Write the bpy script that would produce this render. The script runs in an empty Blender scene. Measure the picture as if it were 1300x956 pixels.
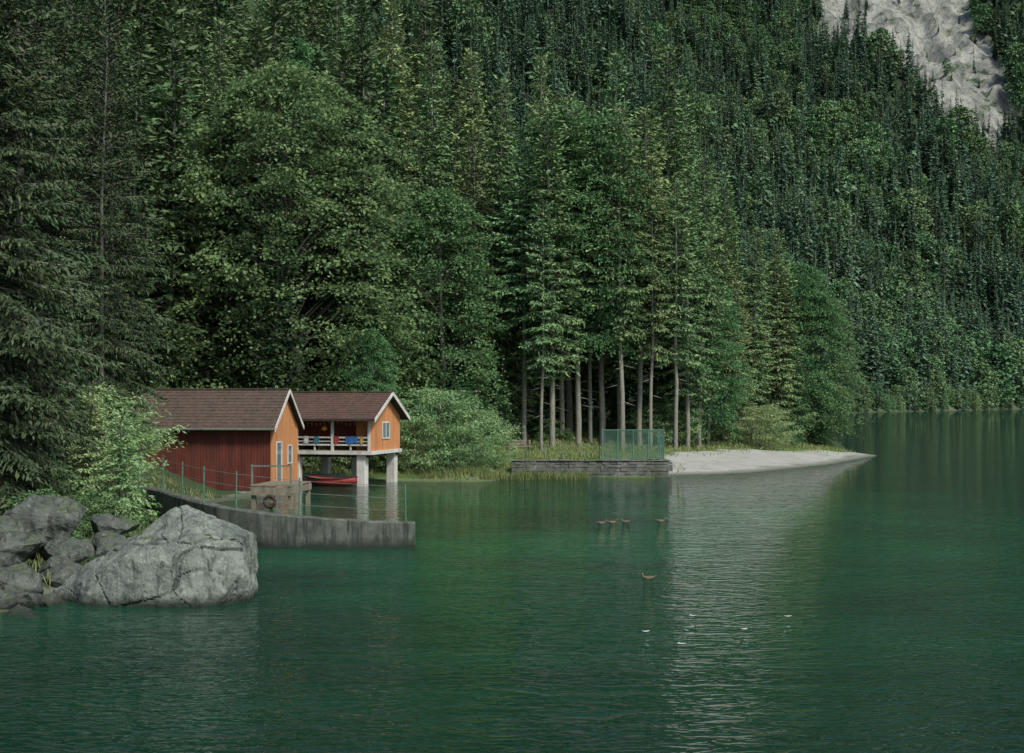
import bpy, bmesh, math, random
import numpy as np
from mathutils import Vector, noise as mnoise
random.seed(7)
scene = bpy.context.scene
R0 = np.random.default_rng(11)

# ------------------------------------------------------------------ helpers
def link(ob, parent=None):
    scene.collection.objects.link(ob)
    if parent is not None: ob.parent = parent
    return ob

def new_mat(name):
    m = bpy.data.materials.new(name); m.use_nodes = True
    nt = m.node_tree; nt.nodes.clear()
    out = nt.nodes.new('ShaderNodeOutputMaterial')
    return m, nt, out

def N(nt, t, **kw):
    n = nt.nodes.new(t)
    for k, v in kw.items():
        if k in n.inputs: n.inputs[k].default_value = v
        else: setattr(n, k, v)
    return n

def mixc(nt, fac, a, b, mode='MIX'):
    n = nt.nodes.new('ShaderNodeMix'); n.data_type = 'RGBA'; n.blend_type = mode
    for sock, val in ((n.inputs[0], fac), (n.inputs[6], a), (n.inputs[7], b)):
        if hasattr(val, 'is_linked') or hasattr(val, 'links'): nt.links.new(val, sock)
        elif isinstance(val, (int, float)): sock.default_value = val
        else: sock.default_value = (*val, 1)
    return n.outputs[2]

def ramp(nt, src, p0, p1, c0=(0, 0, 0), c1=(1, 1, 1)):
    r = nt.nodes.new('ShaderNodeValToRGB')
    r.color_ramp.elements[0].position = p0; r.color_ramp.elements[1].position = p1
    r.color_ramp.elements[0].color = (*c0, 1); r.color_ramp.elements[1].color = (*c1, 1)
    nt.links.new(src, r.inputs[0]); return r.outputs[0]

def noise_tex(nt, vec, scale, detail=4, rough=.55, dist=0):
    n = N(nt, 'ShaderNodeTexNoise', Scale=scale, Detail=detail, Roughness=rough, Distortion=dist)
    if vec is not None: nt.links.new(vec, n.inputs['Vector'])
    return n.outputs['Fac']

def coords(nt, scale=None, which='Object'):
    tc = nt.nodes.new('ShaderNodeTexCoord')
    if scale is None: return tc.outputs[which]
    mp = nt.nodes.new('ShaderNodeMapping'); mp.inputs['Scale'].default_value = scale
    nt.links.new(tc.outputs[which], mp.inputs['Vector']); return mp.outputs[0]

def simple_mat(name, c0, c1, scale=4, rough=.8, stretch=(1, 1, 1), bump=.3, bdist=.01, spec=.3, dirt=None):
    m, nt, out = new_mat(name)
    v = coords(nt, stretch)
    f = noise_tex(nt, v, scale, 6, .65)
    col = mixc(nt, ramp(nt, f, .3, .7), c0, c1)
    if dirt:
        f2 = noise_tex(nt, v, scale*.3, 5, .7)
        col = mixc(nt, ramp(nt, f2, .5, .72), col, dirt)
    b = N(nt, 'ShaderNodeBsdfPrincipled', Roughness=rough)
    b.inputs['Specular IOR Level'].default_value = spec
    nt.links.new(col, b.inputs['Base Color'])
    bp = N(nt, 'ShaderNodeBump', Strength=bump, Distance=bdist)
    nt.links.new(f, bp.inputs['Height']); nt.links.new(bp.outputs[0], b.inputs['Normal'])
    nt.links.new(b.outputs[0], out.inputs[0])
    return m

def foliage_mat(name, dark, light, trans=.3, var=.35):
    m, nt, out = new_mat(name)
    at = nt.nodes.new('ShaderNodeAttribute'); at.attribute_name = 'tint'
    oi = nt.nodes.new('ShaderNodeObjectInfo')
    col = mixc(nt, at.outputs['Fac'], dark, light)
    hs = N(nt, 'ShaderNodeHueSaturation'); hs.inputs['Saturation'].default_value = .9
    mr = N(nt, 'ShaderNodeMapRange'); mr.inputs['To Min'].default_value = 1-var; mr.inputs['To Max'].default_value = 1+var
    nt.links.new(oi.outputs['Random'], mr.inputs['Value'])
    nt.links.new(mr.outputs[0], hs.inputs['Value'])
    mul = N(nt, 'ShaderNodeMath', operation='MULTIPLY'); mul.inputs[1].default_value = 7.31
    fr = N(nt, 'ShaderNodeMath', operation='FRACT')
    nt.links.new(oi.outputs['Random'], mul.inputs[0]); nt.links.new(mul.outputs[0], fr.inputs[0])
    mr2 = N(nt, 'ShaderNodeMapRange'); mr2.inputs['To Min'].default_value = .462; mr2.inputs['To Max'].default_value = .53
    nt.links.new(fr.outputs[0], mr2.inputs['Value']); nt.links.new(mr2.outputs[0], hs.inputs['Hue'])
    nt.links.new(col, hs.inputs['Color'])
    d = N(nt, 'ShaderNodeBsdfDiffuse')
    nt.links.new(hs.outputs[0], d.inputs[0])
    if trans > 0:
        t = N(nt, 'ShaderNodeBsdfTranslucent'); nt.links.new(hs.outputs[0], t.inputs[0])
        mx = N(nt, 'ShaderNodeMixShader'); mx.inputs[0].default_value = trans
        nt.links.new(d.outputs[0], mx.inputs[1]); nt.links.new(t.outputs[0], mx.inputs[2])
        nt.links.new(mx.outputs[0], out.inputs[0])
    else: nt.links.new(d.outputs[0], out.inputs[0])
    return m

def quad_mesh(name, V, F, mi=None, tint=None, mats=(), smooth_idx=None):
    V = np.asarray(V, dtype=np.float32); F = np.asarray(F, dtype=np.int32)
    me = bpy.data.meshes.new(name)
    me.vertices.add(len(V)); me.vertices.foreach_set('co', V.ravel())
    me.loops.add(F.size); me.loops.foreach_set('vertex_index', F.ravel())
    me.polygons.add(len(F)); me.polygons.foreach_set('loop_start', np.arange(len(F), dtype=np.int32)*4)
    for m in mats: me.materials.append(m)
    if mi is not None: me.polygons.foreach_set('material_index', np.asarray(mi, dtype=np.int32))
    me.update(calc_edges=True)
    if tint is not None:
        a = me.attributes.new('tint', 'FLOAT', 'POINT'); a.data.foreach_set('value', np.asarray(tint, dtype=np.float32))
    if smooth_idx is not None:
        me.polygons.foreach_set('use_smooth', np.asarray(smooth_idx, dtype=bool))
    return me

def tube(P, rad, sides=7):
    P = np.asarray(P, float); n = len(P)
    V = []
    for i in range(n):
        a = P[max(i-1, 0)]; b = P[min(i+1, n-1)]
        d = b-a; d /= (np.linalg.norm(d)+1e-9)
        up = np.array([0, 0, 1.]) if abs(d[2]) < .9 else np.array([1., 0, 0])
        u = np.cross(d, up); u /= np.linalg.norm(u); w = np.cross(d, u)
        th = np.arange(sides)/sides*2*np.pi
        V.append(P[i]+rad[i]*(np.cos(th)[:, None]*u+np.sin(th)[:, None]*w))
    V = np.concatenate(V)
    F = []
    for i in range(n-1):
        for j in range(sides):
            k = (j+1) % sides
            F.append((i*sides+j, i*sides+k, (i+1)*sides+k, (i+1)*sides+j))
    return V, np.array(F)

class TreeAcc:
    def __init__(s): s.V = []; s.F = []; s.M = []; s.T = []; s.n = 0
    def diamonds(s, p, d, w, tint, mi=0):
        k = len(p)
        if k == 0: return
        Q = np.stack([p, p+.42*d+w, p+d, p+.42*d-w], 1).reshape(-1, 3)
        s.V.append(Q); s.F.append(np.arange(4*k).reshape(-1, 4)+s.n)
        s.M.append(np.full(k, mi)); s.T.append(np.repeat(tint, 4)); s.n += 4*k
    def tube(s, P, r, sides=7, mi=1):
        V, F = tube(P, r, sides)
        s.V.append(V); s.F.append(F+s.n); s.M.append(np.full(len(F), mi)); s.T.append(np.full(len(V), .5)); s.n += len(V)
    def mesh(s, name, mats):
        return quad_mesh(name, np.concatenate(s.V), np.concatenate(s.F), np.concatenate(s.M), np.concatenate(s.T), mats)

def widthvec(d, rng, w):
    r = rng.normal(size=d.shape)*.6; r[:, 2] += 1
    c = np.cross(d, r); c /= (np.linalg.norm(c, axis=1)[:, None]+1e-9)
    return c*np.asarray(w).reshape(-1, 1)

def spruce(name, H, R, cb, seed, mats, dz=.42, nb=6, step=.2, tw=.075, lf=.34, sparse=0., sag=.35, trunk=.21, hang=1, pw=.8):
    rng = np.random.default_rng(seed); A = TreeAcc()
    k = 12; zz = np.linspace(-.8, H*.99, k)
    bend = np.cumsum(rng.normal(size=(k, 2))*.06, axis=0)
    P = np.column_stack([bend[:, 0], bend[:, 1], zz])
    A.tube(P, trunk*(1-np.linspace(0, 1, k))**.8+.02, 9 if lf < .5 else 5)
    def axis(z): return np.array([np.interp(z, zz, bend[:, 0]), np.interp(z, zz, bend[:, 1]), z])
    z = cb*H; ph = rng.uniform(0, 6.28, 4)
    while z < H*.985:
        t = (z-cb*H)/(H-cb*H)
        nbr = max(3, int(round(nb*(1-.35*t)+rng.normal()*.7)))
        a0 = rng.uniform(0, 6.28)
        for b in range(nbr):
            if rng.random() < sparse*(1-t*.6): continue
            az = a0+b*6.283/nbr+rng.normal()*.25
            env = 1+.16*math.sin(2*az+ph[0]+t*3)+.12*math.sin(3*az+ph[1]-t*9)+.1*math.sin(t*23+ph[2])
            L = R*(1-t)**pw*min(1, .55+t*3.2)*env*rng.uniform(.62, 1.15)+.15
            el = -.22+.85*t**1.3+rng.normal()*.1
            base = axis(z+rng.normal()*.12)
            n = max(2, int(L/step)); s = np.clip(np.linspace(.16, 1, n)+rng.normal(size=n)*.02, 0.05, 1.02)
            sg = sag*(1-t)
            ca, sa = math.cos(az), math.sin(az)
            fz = lambda s: L*(el*s-sg*s**2+.28*sg*s**3*2)
            pos = base+np.column_stack([ca*L*s, sa*L*s, fz(s)])
            slope = el-2*sg*s+1.68*sg*s**2
            fwd = np.column_stack([np.full(n, ca), np.full(n, sa), slope]); side = np.array([-sa, ca, 0])
            if lf < .8: A.diamonds(base[None], np.array([[ca*L*.9, sa*L*.9, fz(.9)]]), np.array([[0, 0, .025+.008*L]]), np.array([.5]), 1)
            btint = rng.uniform(-.14, .14)
            for sgn in (-1, 1):
                lt = (.40*L*(1-s)+.20)*rng.uniform(.6, 1.25, n)
                dirv = fwd*.62+side*sgn*.78+np.array([0, 0, -1])*rng.uniform(.1, .5, n)[:, None]
                dirv /= np.linalg.norm(dirv, axis=1)[:, None]
                j = 0
                while True:
                    m = lt > j*lf*.75
                    if not m.any() or j > 8: break
                    c = int(m.sum()); off = j*lf*.75
                    dd = dirv[m]+rng.normal(size=(c, 3))*.28; dd[:, 2] -= .05*j
                    dd *= (lf*rng.uniform(.75, 1.3, c))[:, None]
                    p = pos[m]+dirv[m]*off+rng.normal(size=(c, 3))*lf*.1
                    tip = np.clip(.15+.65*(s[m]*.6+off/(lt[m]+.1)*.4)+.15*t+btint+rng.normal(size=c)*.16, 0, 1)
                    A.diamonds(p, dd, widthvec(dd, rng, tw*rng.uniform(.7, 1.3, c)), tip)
                    j += 1
            for h in range(hang):
                m = rng.random(n) < .8; c = int(m.sum())
                if c:
                    dd = np.column_stack([rng.normal(size=c)*.35, rng.normal(size=c)*.35, -np.ones(c)])*(lf*rng.uniform(.6, 1.4, c)*(1-.5*t))[:, None]
                    A.diamonds(pos[m]+rng.normal(size=(c, 3))*.08, dd, widthvec(dd+.001, rng, tw*.9), np.clip(rng.normal(size=c)*.12+.25+btint, 0, 1))
            dd = fwd[-1:]*lf*1.3; A.diamonds(pos[-1:], dd, widthvec(dd, rng, tw), np.array([.9]))
        z += dz*rng.uniform(.7, 1.3)*(1-.35*t)
    if cb > .15 and lf < .5:
        for i in range(int(50*cb)):
            z = rng.uniform(.12, cb+.05)*H; az = rng.uniform(0, 6.28); L = rng.uniform(.3, 1.6)
            d = np.array([[math.cos(az)*L, math.sin(az)*L, -.25*L]])
            A.diamonds(axis(z)[None], d, np.array([[0, 0, .03]]), np.array([.5]), 1)
    dd = np.array([[0, 0, lf*2.2]]); A.diamonds(axis(H*.97)[None], dd, np.array([[tw*.7, 0, 0]]), np.array([.7]))
    return A.mesh(name, mats)

def far_conifer(name, H, R, seed, mats, pw=.85, dz=1.15, nb=9):
    # distant tree: irregular whorls of drooping boughs
    rng = np.random.default_rng(seed); A = TreeAcc()
    A.tube(np.array([[0, 0, -1.5], [0, 0, H*.5], [0, 0, H*.97]]), [.25, .16, .03], 4)
    z = .06*H; ph = rng.uniform(0, 6.28, 3)
    while z < H*.96:
        t = z/H; n = max(4, int(nb*(1-.45*t)+rng.normal())); az = rng.uniform(0, 6.28)+np.arange(n)*6.283/n+rng.normal(size=n)*.3
        L = (R*(1-t)**pw*(1+.2*np.sin(2*az+ph[0]+5*t)+.14*np.sin(3*az+ph[1]-11*t)))*rng.uniform(.5, 1.2, n)+.25
        dr = -.25*L-.1+rng.normal(size=n)*.25*L+.35*t*L
        p = np.column_stack([np.zeros(n), np.zeros(n), z+rng.normal(size=n)*.5+.15*L])
        d = np.column_stack([np.cos(az)*L, np.sin(az)*L, dr-.15*L])
        w = np.column_stack([-np.sin(az), np.cos(az), rng.normal(size=n)*.5])*(.20*L+.08)[:, None]
        A.diamonds(p, d, w, np.clip(.22+.4*t+rng.normal(size=n)*.2, 0, 1))
        for sg in (-1, 1):
            sd = np.column_stack([-np.sin(az), np.cos(az), np.zeros(n)])*sg
            d2 = (d*.32+sd*(L*.30)[:, None]+rng.normal(size=(n, 3))*.15*L[:, None])
            w2 = np.cross(d2, np.column_stack([rng.normal(size=n)*.4, rng.normal(size=n)*.4, np.ones(n)])); w2 /= np.linalg.norm(w2, axis=1)[:, None]+1e-6
            A.diamonds(p+d*rng.uniform(.35, .65, n)[:, None], d2, w2*(.12*L+.06)[:, None], np.clip(.4+.4*t+rng.normal(size=n)*.22, 0, 1))
        z += dz*(1-.45*t)*rng.uniform(.7, 1.3)
    A.diamonds(np.array([[0, 0, H*.92]]), np.array([[0, 0, H*.10]]), np.array([[.18, 0, 0]]), np.array([.8]))
    A.diamonds(np.array([[0, 0, H*.92]]), np.array([[0, 0, H*.10]]), np.array([[0, .18, 0]]), np.array([.8]))
    return A.mesh(name, mats)

def broadleaf(name, H, R, cb, seed, mats, nspray=420, nleaf=130, leaf=.27, lw=.09, sr=(.7, 1.5), trunk=.3, layered=.35, wide=.38):
    rng = np.random.default_rng(seed); A = TreeAcc(); ph = rng.uniform(0, 6.28, 8)
    top = H*.86
    k = 9; zz = np.linspace(-.5, top, k); bend = np.cumsum(rng.normal(size=(k, 2))*.12*R/6, axis=0)
    if trunk > 0: A.tube(np.column_stack([bend, zz]), trunk*(1-np.linspace(0, 1, k))**.9+.03, 9)
    def env(az, t):
        r = np.where(t > wide, np.sqrt(np.clip(1-((t-wide)/(1-wide))**2, 0, 1))**1.15, np.sqrt(np.clip(1-((wide-t)/(wide+.12))**2, 0, 1)))
        lob = 1+.15*np.sin(3*az+ph[0]+4*t)+.12*np.sin(5*az+ph[1]-9*t)+.12*np.sin(2*az+ph[2]+13*t)+.09*np.sin(7*az+17*t+ph[3])
        return R*r*lob
    for i in range(nspray):
        t = rng.uniform(0, 1)**.92*.99; az = rng.uniform(0, 6.28)
        rho = env(az, t)*(1-.55*rng.random()**2.2)
        zc = cb*H+t*(H-cb*H)
        bx, by = np.interp(min(zc, top), zz, bend[:, 0]), np.interp(min(zc, top), zz, bend[:, 1])
        c = np.array([bx+rho*math.cos(az), by+rho*math.sin(az), zc])
        out = np.array([math.cos(az), math.sin(az), 0]); side = np.array([-out[1], out[0], 0])
        s = rng.uniform(*sr)*(1-.25*t); n = int(nleaf*(s/sr[1])**1.3)+8
        a = rng.normal(size=n)*.5*s*1.15; b = rng.normal(size=n)*.5*s
        dp = layered*(1-.3*t)
        p = c+out*a[:, None]+side*b[:, None]
        p[:, 2] += -dp*a-.22*(a*a+b*b)/s+rng.normal(size=n)*.13*s
        d = out*.7+side*(b/s)[:, None]*.8+rng.normal(size=(n, 3))*.45; d[:, 2] -= .25
        d /= np.linalg.norm(d, axis=1)[:, None]; d *= (leaf*rng.uniform(.6, 1.25, n))[:, None]
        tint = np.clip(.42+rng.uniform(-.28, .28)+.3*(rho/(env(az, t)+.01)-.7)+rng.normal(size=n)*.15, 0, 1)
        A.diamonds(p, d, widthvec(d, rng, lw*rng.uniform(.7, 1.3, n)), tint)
        if trunk > 0 and i % 9 == 0:
            z0 = max(cb*H*.8, zc-rho*rng.uniform(.5, .9)); z0 = min(z0, top*.95)
            q0 = np.array([np.interp(z0, zz, bend[:, 0]), np.interp(z0, zz, bend[:, 1]), z0])
            mid = (q0+c)/2+np.array([0, 0, .12*rho])
            A.tube(np.array([q0, mid, c]), [.03+.007*rho, .016+.004*rho, .01], 4)
    return A.mesh(name, mats)

# value noise
TAB = R0.random((256, 256))
def vnoise(x, y):
    xi = np.floor(x).astype(int); yi = np.floor(y).astype(int); fx = x-xi; fy = y-yi
    fx = fx*fx*(3-2*fx); fy = fy*fy*(3-2*fy)
    g = lambda a, b: TAB[a & 255, b & 255]
    return (g(xi, yi)*(1-fx)+g(xi+1, yi)*fx)*(1-fy)+(g(xi, yi+1)*(1-fx)+g(xi+1, yi+1)*fx)*fy
def fbm(x, y, o=4):
    s = 0; a = .5
    for i in range(o): s = s+a*vnoise(x+17*i, y+31*i); x = x*2.03; y = y*2.03; a *= .5
    return s

def inside(px, py, poly):
    r = np.zeros(px.shape, bool); n = len(poly)
    for i in range(n):
        x1, y1 = poly[i]; x2, y2 = poly[(i+1) % n]
        if y1 == y2: continue
        c = ((y1 > py) != (y2 > py)) & (px < (x2-x1)*(py-y1)/(y2-y1)+x1)
        r ^= c
    return r
def sdist(px, py, poly):
    d2 = np.full(px.shape, 1e18); n = len(poly)
    for i in range(n):
        x1, y1 = poly[i]; x2, y2 = poly[(i+1) % n]; dx, dy = x2-x1, y2-y1
        t = np.clip(((px-x1)*dx+(py-y1)*dy)/(dx*dx+dy*dy+1e-12), 0, 1)
        d2 = np.minimum(d2, (px-x1-t*dx)**2+(py-y1-t*dy)**2)
    return np.where(inside(px, py, poly), 1, -1)*np.sqrt(d2)

# ------------------------------------------------------------------ terrain
LA = [(-14, -60), (-14.5, 10), (-13.5, 26), (-11.8, 33), (-10.3, 36.5), (-10.2, 42), (-11.2, 48), (-12.5, 54), (-14.5, 62), (-14, 68),
      (-12.6, 71.5), (-12.6, 78), (-15, 83), (-13, 87.5), (-6.5, 84.6), (-2.3, 84.2), (-.5, 86), (0, 89.1), (9.7, 89.1), (10.2, 91.5),
      (13, 92.6), (15.8, 94.7), (20.2, 101), (24.7, 108), (29, 117), (31.7, 123), (31, 130), (34, 145), (38, 165), (40, 200), (25, 260),
      (-20, 320), (-500, 340), (-500, -60)]
LB = [(-1500, 420), (-500, 420), (-20, 400), (60, 440), (112, 474), (145, 512), (180, 560), (215, 610), (250, 640), (340, 668), (700, 690), (1500, 650), (1500, 2500), (-1500, 2500)]
BEACH = [(9.6, 86), (40, 86), (40, 127), (31.5, 127), (27.5, 122), (20, 114.5), (14, 106), (9.6, 100)]
CLIFF = [(226, 1060), (216, 1020), (250, 960), (275, 898), (299, 900), (334, 927), (344, 980), (342, 1030), (365, 1120), (230, 1120)]

def height(x, y, full=False):
    x = np.asarray(x, float); y = np.asarray(y, float)
    wob = (fbm(x*.35, y*.35, 3)-.45)*1.2
    da = sdist(x, y, LA)
    far = (np.abs(x-4.8) > 6) | (np.abs(y-89) > 3)
    da = da+np.where(far & (x > -9), wob*.5, 0)
    db = sdist(x, y, LB)+(fbm(x*.05, y*.05, 3)-.45)*10
    ha = np.where(da < 8, .12*da, np.where(da < 20, .96+.09*(da-8), 2.04+.02*(np.clip(da, 20, 60)-20)))
    ha = np.where(da < 0, np.maximum(.35*da, -4), ha)
    wallz = np.clip((y-89.3)/.3, 0, 1)*np.clip((10-x)/.5, 0, 1)*np.clip((x+1.5)/2.5, 0, 1)
    ha = np.where((wallz > 0) & (y < 102), np.maximum(ha, wallz*1.0), ha)
    hill = np.clip((-x+2)*.7+(y-112)*.8, 0, 160)*(.34+.12*np.clip((-x-8)/15, 0, 1))*np.clip((12-x)/28, 0, 1)
    hill = np.minimum(hill, np.clip(da, 0, 999)*.55)
    leftb = np.clip(-x-15, 0, 60)*.30*np.clip((92-y)/20, 0, 1)
    ha = ha+hill+np.where(da > 0, leftb, 0)+np.where(da > 1, (fbm(x*.5, y*.5, 3)-.45)*.5, 0)*np.where(far, 1, 0)
    n1 = fbm(x*.006, y*.006, 4)-.47
    dc = np.minimum(db, 1500)
    hb = np.where(db < 0, np.maximum(.3*db, -4), (.74*dc+.35*np.clip(dc-520, 0, None))*(1+.35*n1)+np.where(db > 5, (fbm(x*.03, y*.03, 4)-.47)*np.clip(db*.2, 0, 26), 0))
    jit = (fbm(x*.02+9, y*.02, 3)-.45)*50
    cm = np.clip((sdist(x+jit, y+jit*.6, CLIFF)+2)/6, 0, 1)
    hb = hb+cm*((np.abs(fbm(x*.05, y*.018, 4)-.47))*-60+(fbm(x*.15, y*.15, 3)-.45)*14)
    h = np.maximum(ha, hb)
    if full: return h, da, db, cm
    return h
def H1(x, y): return float(height(np.array([x]), np.array([y]))[0])

def axis_pts(segs):
    out = []
    for a, b, s in segs: out += list(np.arange(a, b, s))
    out.append(segs[-1][1]); return np.array(out)
xs = axis_pts([(-1500, -400, 60), (-400, -100, 12), (-100, -30, 3), (-30, 42, .5), (42, 100, 4), (100, 460, 5), (460, 1500, 50)])
ys = axis_pts([(-400, -60, 40), (-60, 20, 6), (20, 132, .5), (132, 300, 3.5), (300, 460, 6), (460, 1160, 5.5), (1160, 2400, 60)])
GX, GY = np.meshgrid(xs, ys, indexing='xy')
hh, da, db, cm = height(GX.ravel(), GY.ravel(), True)
V = np.column_stack([GX.ravel(), GY.ravel(), hh])
nx, ny = len(xs), len(ys)
ii = (np.arange(ny-1)[:, None]*nx+np.arange(nx-1)[None]).ravel()
F = np.column_stack([ii, ii+1, ii+1+nx, ii+nx])
m_ter, nt, out = new_mat('ground_mat')
v = coords(nt)
f1 = noise_tex(nt, v, .8, 8, .7); f2 = noise_tex(nt, v, 6, 6, .7); f3 = noise_tex(nt, v, 22, 3, .6)
grass = mixc(nt, ramp(nt, f1, .35, .65), (.05, .09, .025), (.10, .15, .04))
grass = mixc(nt, ramp(nt, f2, .5, .75), grass, (.15, .16, .07))
beach = mixc(nt, ramp(nt, f3, .35, .7), (.25, .25, .215), (.44, .44, .39))
beach = mixc(nt, ramp(nt, f1, .48, .75), beach, (.22, .23, .18))
spz = N(nt, 'ShaderNodeSeparateXYZ'); nt.links.new(v, spz.inputs[0])
beach = mixc(nt, ramp(nt, spz.outputs[2], .03, .16, (1, 1, 1), (0, 0, 0)), beach, (.13, .14, .105))
litter = mixc(nt, ramp(nt, f2, .3, .7), (.03, .05, .022), (.055, .08, .035))
rk1 = noise_tex(nt, coords(nt, (.03, .03, .012)), 2.2, 10, .72, .4)
rockc = mixc(nt, ramp(nt, rk1, .34, .60), (.10, .11, .095), (.40, .40, .345))
rk3 = noise_tex(nt, coords(nt, (.22, .22, .06)), 2.2, 8, .75, .6)
rockc = mixc(nt, ramp(nt, rk3, .54, .66), rockc, (.075, .085, .07))
rk2 = noise_tex(nt, coords(nt, (.05, .05, .05)), 1.5, 8, .7)
rockc = mixc(nt, ramp(nt, rk2, .55, .63), rockc, (.05, .085, .04))
def attr(nm):
    a = nt.nodes.new('ShaderNodeAttribute'); a.attribute_name = nm; return a.outputs['Fac']
col = mixc(nt, attr('grassw'), litter, grass)
col = mixc(nt, attr('beachw'), col, beach)
col = mixc(nt, attr('cliffw'), col, rockc)
b = N(nt, 'ShaderNodeBsdfPrincipled', Roughness=.95); b.inputs['Specular IOR Level'].default_value = .1
nt.links.new(col, b.inputs['Base Color'])
bp = N(nt, 'ShaderNodeBump', Strength=.6, Distance=.08); nt.links.new(f2, bp.inputs['Height'])
bpc = N(nt, 'ShaderNodeBump', Strength=.8, Distance=3.0); nt.links.new(rk3, bpc.inputs['Height']); nt.links.new(bp.outputs[0], bpc.inputs['Normal'])
mxn = nt.nodes.new('ShaderNodeMix'); mxn.data_type = 'VECTOR'; nt.links.new(attr('cliffw'), mxn.inputs[0]); nt.links.new(bp.outputs[0], mxn.inputs[4]); nt.links.new(bpc.outputs[0], mxn.inputs[5])
nt.links.new(mxn.outputs[1], b.inputs['Normal'])
nt.links.new(b.outputs[0], out.inputs[0])
me = quad_mesh('ground', V, F, None, None, [m_ter], np.ones(len(F), bool))
bx = V[:, 0]+(fbm(V[:, 0]*.6, V[:, 1]*.6, 3)-.45)*3; by = V[:, 1]+(fbm(V[:, 0]*.6+50, V[:, 1]*.6, 3)-.45)*3
bw = np.clip(sdist(bx, by, BEACH)/.8+.5, 0, 1)
bw = np.maximum(bw, np.where((V[:, 1] > 350), np.clip(1.2-np.abs(db-1)/2, 0, 1)*.2, 0))
bw = np.maximum(bw, np.where((V[:, 1] < 89) & (da < 1.2), .35, 0))
gw = np.clip((30-da)/8, 0, 1)*(V[:, 1] < 112)*(V[:, 0] > -11)
gw = np.maximum(gw, (V[:, 1] < 135)*(V[:, 0] > 9)*np.clip((14-da)/4, 0, 1))
for nm, arr in (('beachw', bw), ('grassw', gw), ('cliffw', cm)):
    a = me.attributes.new(nm, 'FLOAT', 'POINT'); a.data.foreach_set('value', arr.astype(np.float32))
link(bpy.data.objects.new('ground', me))

# ------------------------------------------------------------------ lake
m_w, nt, out = new_mat('lake_water')
v = coords(nt)
big = noise_tex(nt, coords(nt, (.035, .05, 1)), 1.9, 5, .62, .8)
vm = N(nt, 'ShaderNodeVectorMath', operation='DISTANCE'); nt.links.new(v, vm.inputs[0]); vm.inputs[1].default_value = (1, 54, 0)
mr = N(nt, 'ShaderNodeMapRange'); mr.inputs['From Min'].default_value = 6; mr.inputs['From Max'].default_value = 38
mr.inputs['To Min'].default_value = 1; mr.inputs['To Max'].default_value = 0
nt.links.new(vm.outputs['Value'], mr.inputs['Value'])
ad = N(nt, 'ShaderNodeMath', operation='MULTIPLY'); nt.links.new(mr.outputs[0], ad.inputs[0])
rp = ramp(nt, big, .36, .62); nt.links.new(rp, ad.inputs[1])
ad2 = N(nt, 'ShaderNodeMath', operation='ADD'); nt.links.new(ad.outputs[0], ad2.inputs[0])
m3 = N(nt, 'ShaderNodeMath', operation='MULTIPLY'); nt.links.new(mr.outputs[0], m3.inputs[0]); m3.inputs[1].default_value = .2
nt.links.new(m3.outputs[0], ad2.inputs[1])
colw = mixc(nt, ad2.outputs[0], (.004, .020, .013), (.007, .082, .036))
wn1 = noise_tex(nt, coords(nt, (1, 1.5, 1)), .42, 2, .5, .5)
wn2 = noise_tex(nt, coords(nt, (1, 1.8, 1)), 1.15, 2, .5, .8)
wn3 = noise_tex(nt, coords(nt, (1, 1.7, 1)), 2.9, 2, .5, .6)
gust = ramp(nt, noise_tex(nt, coords(nt, (.05, .12, 1)), 1.5, 3, .6), .3, .7, (.6, .6, .6), (1, 1, 1))
def madd(a, k, c=None):
    n = N(nt, 'ShaderNodeMath', operation='MULTIPLY'); nt.links.new(a, n.inputs[0]); n.inputs[1].default_value = k
    if c is None: return n.outputs[0]
    m = N(nt, 'ShaderNodeMath', operation='ADD'); nt.links.new(n.outputs[0], m.inputs[0]); nt.links.new(c, m.inputs[1]); return m.outputs[0]
def ridge(a):
    q = N(nt, 'ShaderNodeMath', operation='SUBTRACT'); nt.links.new(a, q.inputs[0]); q.inputs[1].default_value = .5
    r_ = N(nt, 'ShaderNodeMath', operation='ABSOLUTE'); nt.links.new(q.outputs[0], r_.inputs[0])
    p_ = N(nt, 'ShaderNodeMath', operation='MULTIPLY'); nt.links.new(r_.outputs[0], p_.inputs[0]); p_.inputs[1].default_value = -1.6; return p_.outputs[0]
hw = madd(wn3, .34, madd(ridge(wn2), .6, madd(wn2, .55, madd(wn1, .4))))
bp = N(nt, 'ShaderNodeBump', Distance=.125); nt.links.new(hw, bp.inputs['Height']); nt.links.new(gust, bp.inputs['Strength'])
b = N(nt, 'ShaderNodeBsdfPrincipled', Roughness=.03, IOR=1.333)
nt.links.new(colw, b.inputs['Base Color']); nt.links.new(bp.outputs[0], b.inputs['Normal'])
nt.links.new(b.outputs[0], out.inputs[0])
me = bpy.data.meshes.new('lake'); me.from_pydata([(-1500, -400, 0), (1500, -400, 0), (1500, 2400, 0), (-1500, 2400, 0)], [], [(0, 1, 2, 3)])
me.materials.append(m_w); link(bpy.data.objects.new('lake', me))

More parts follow.
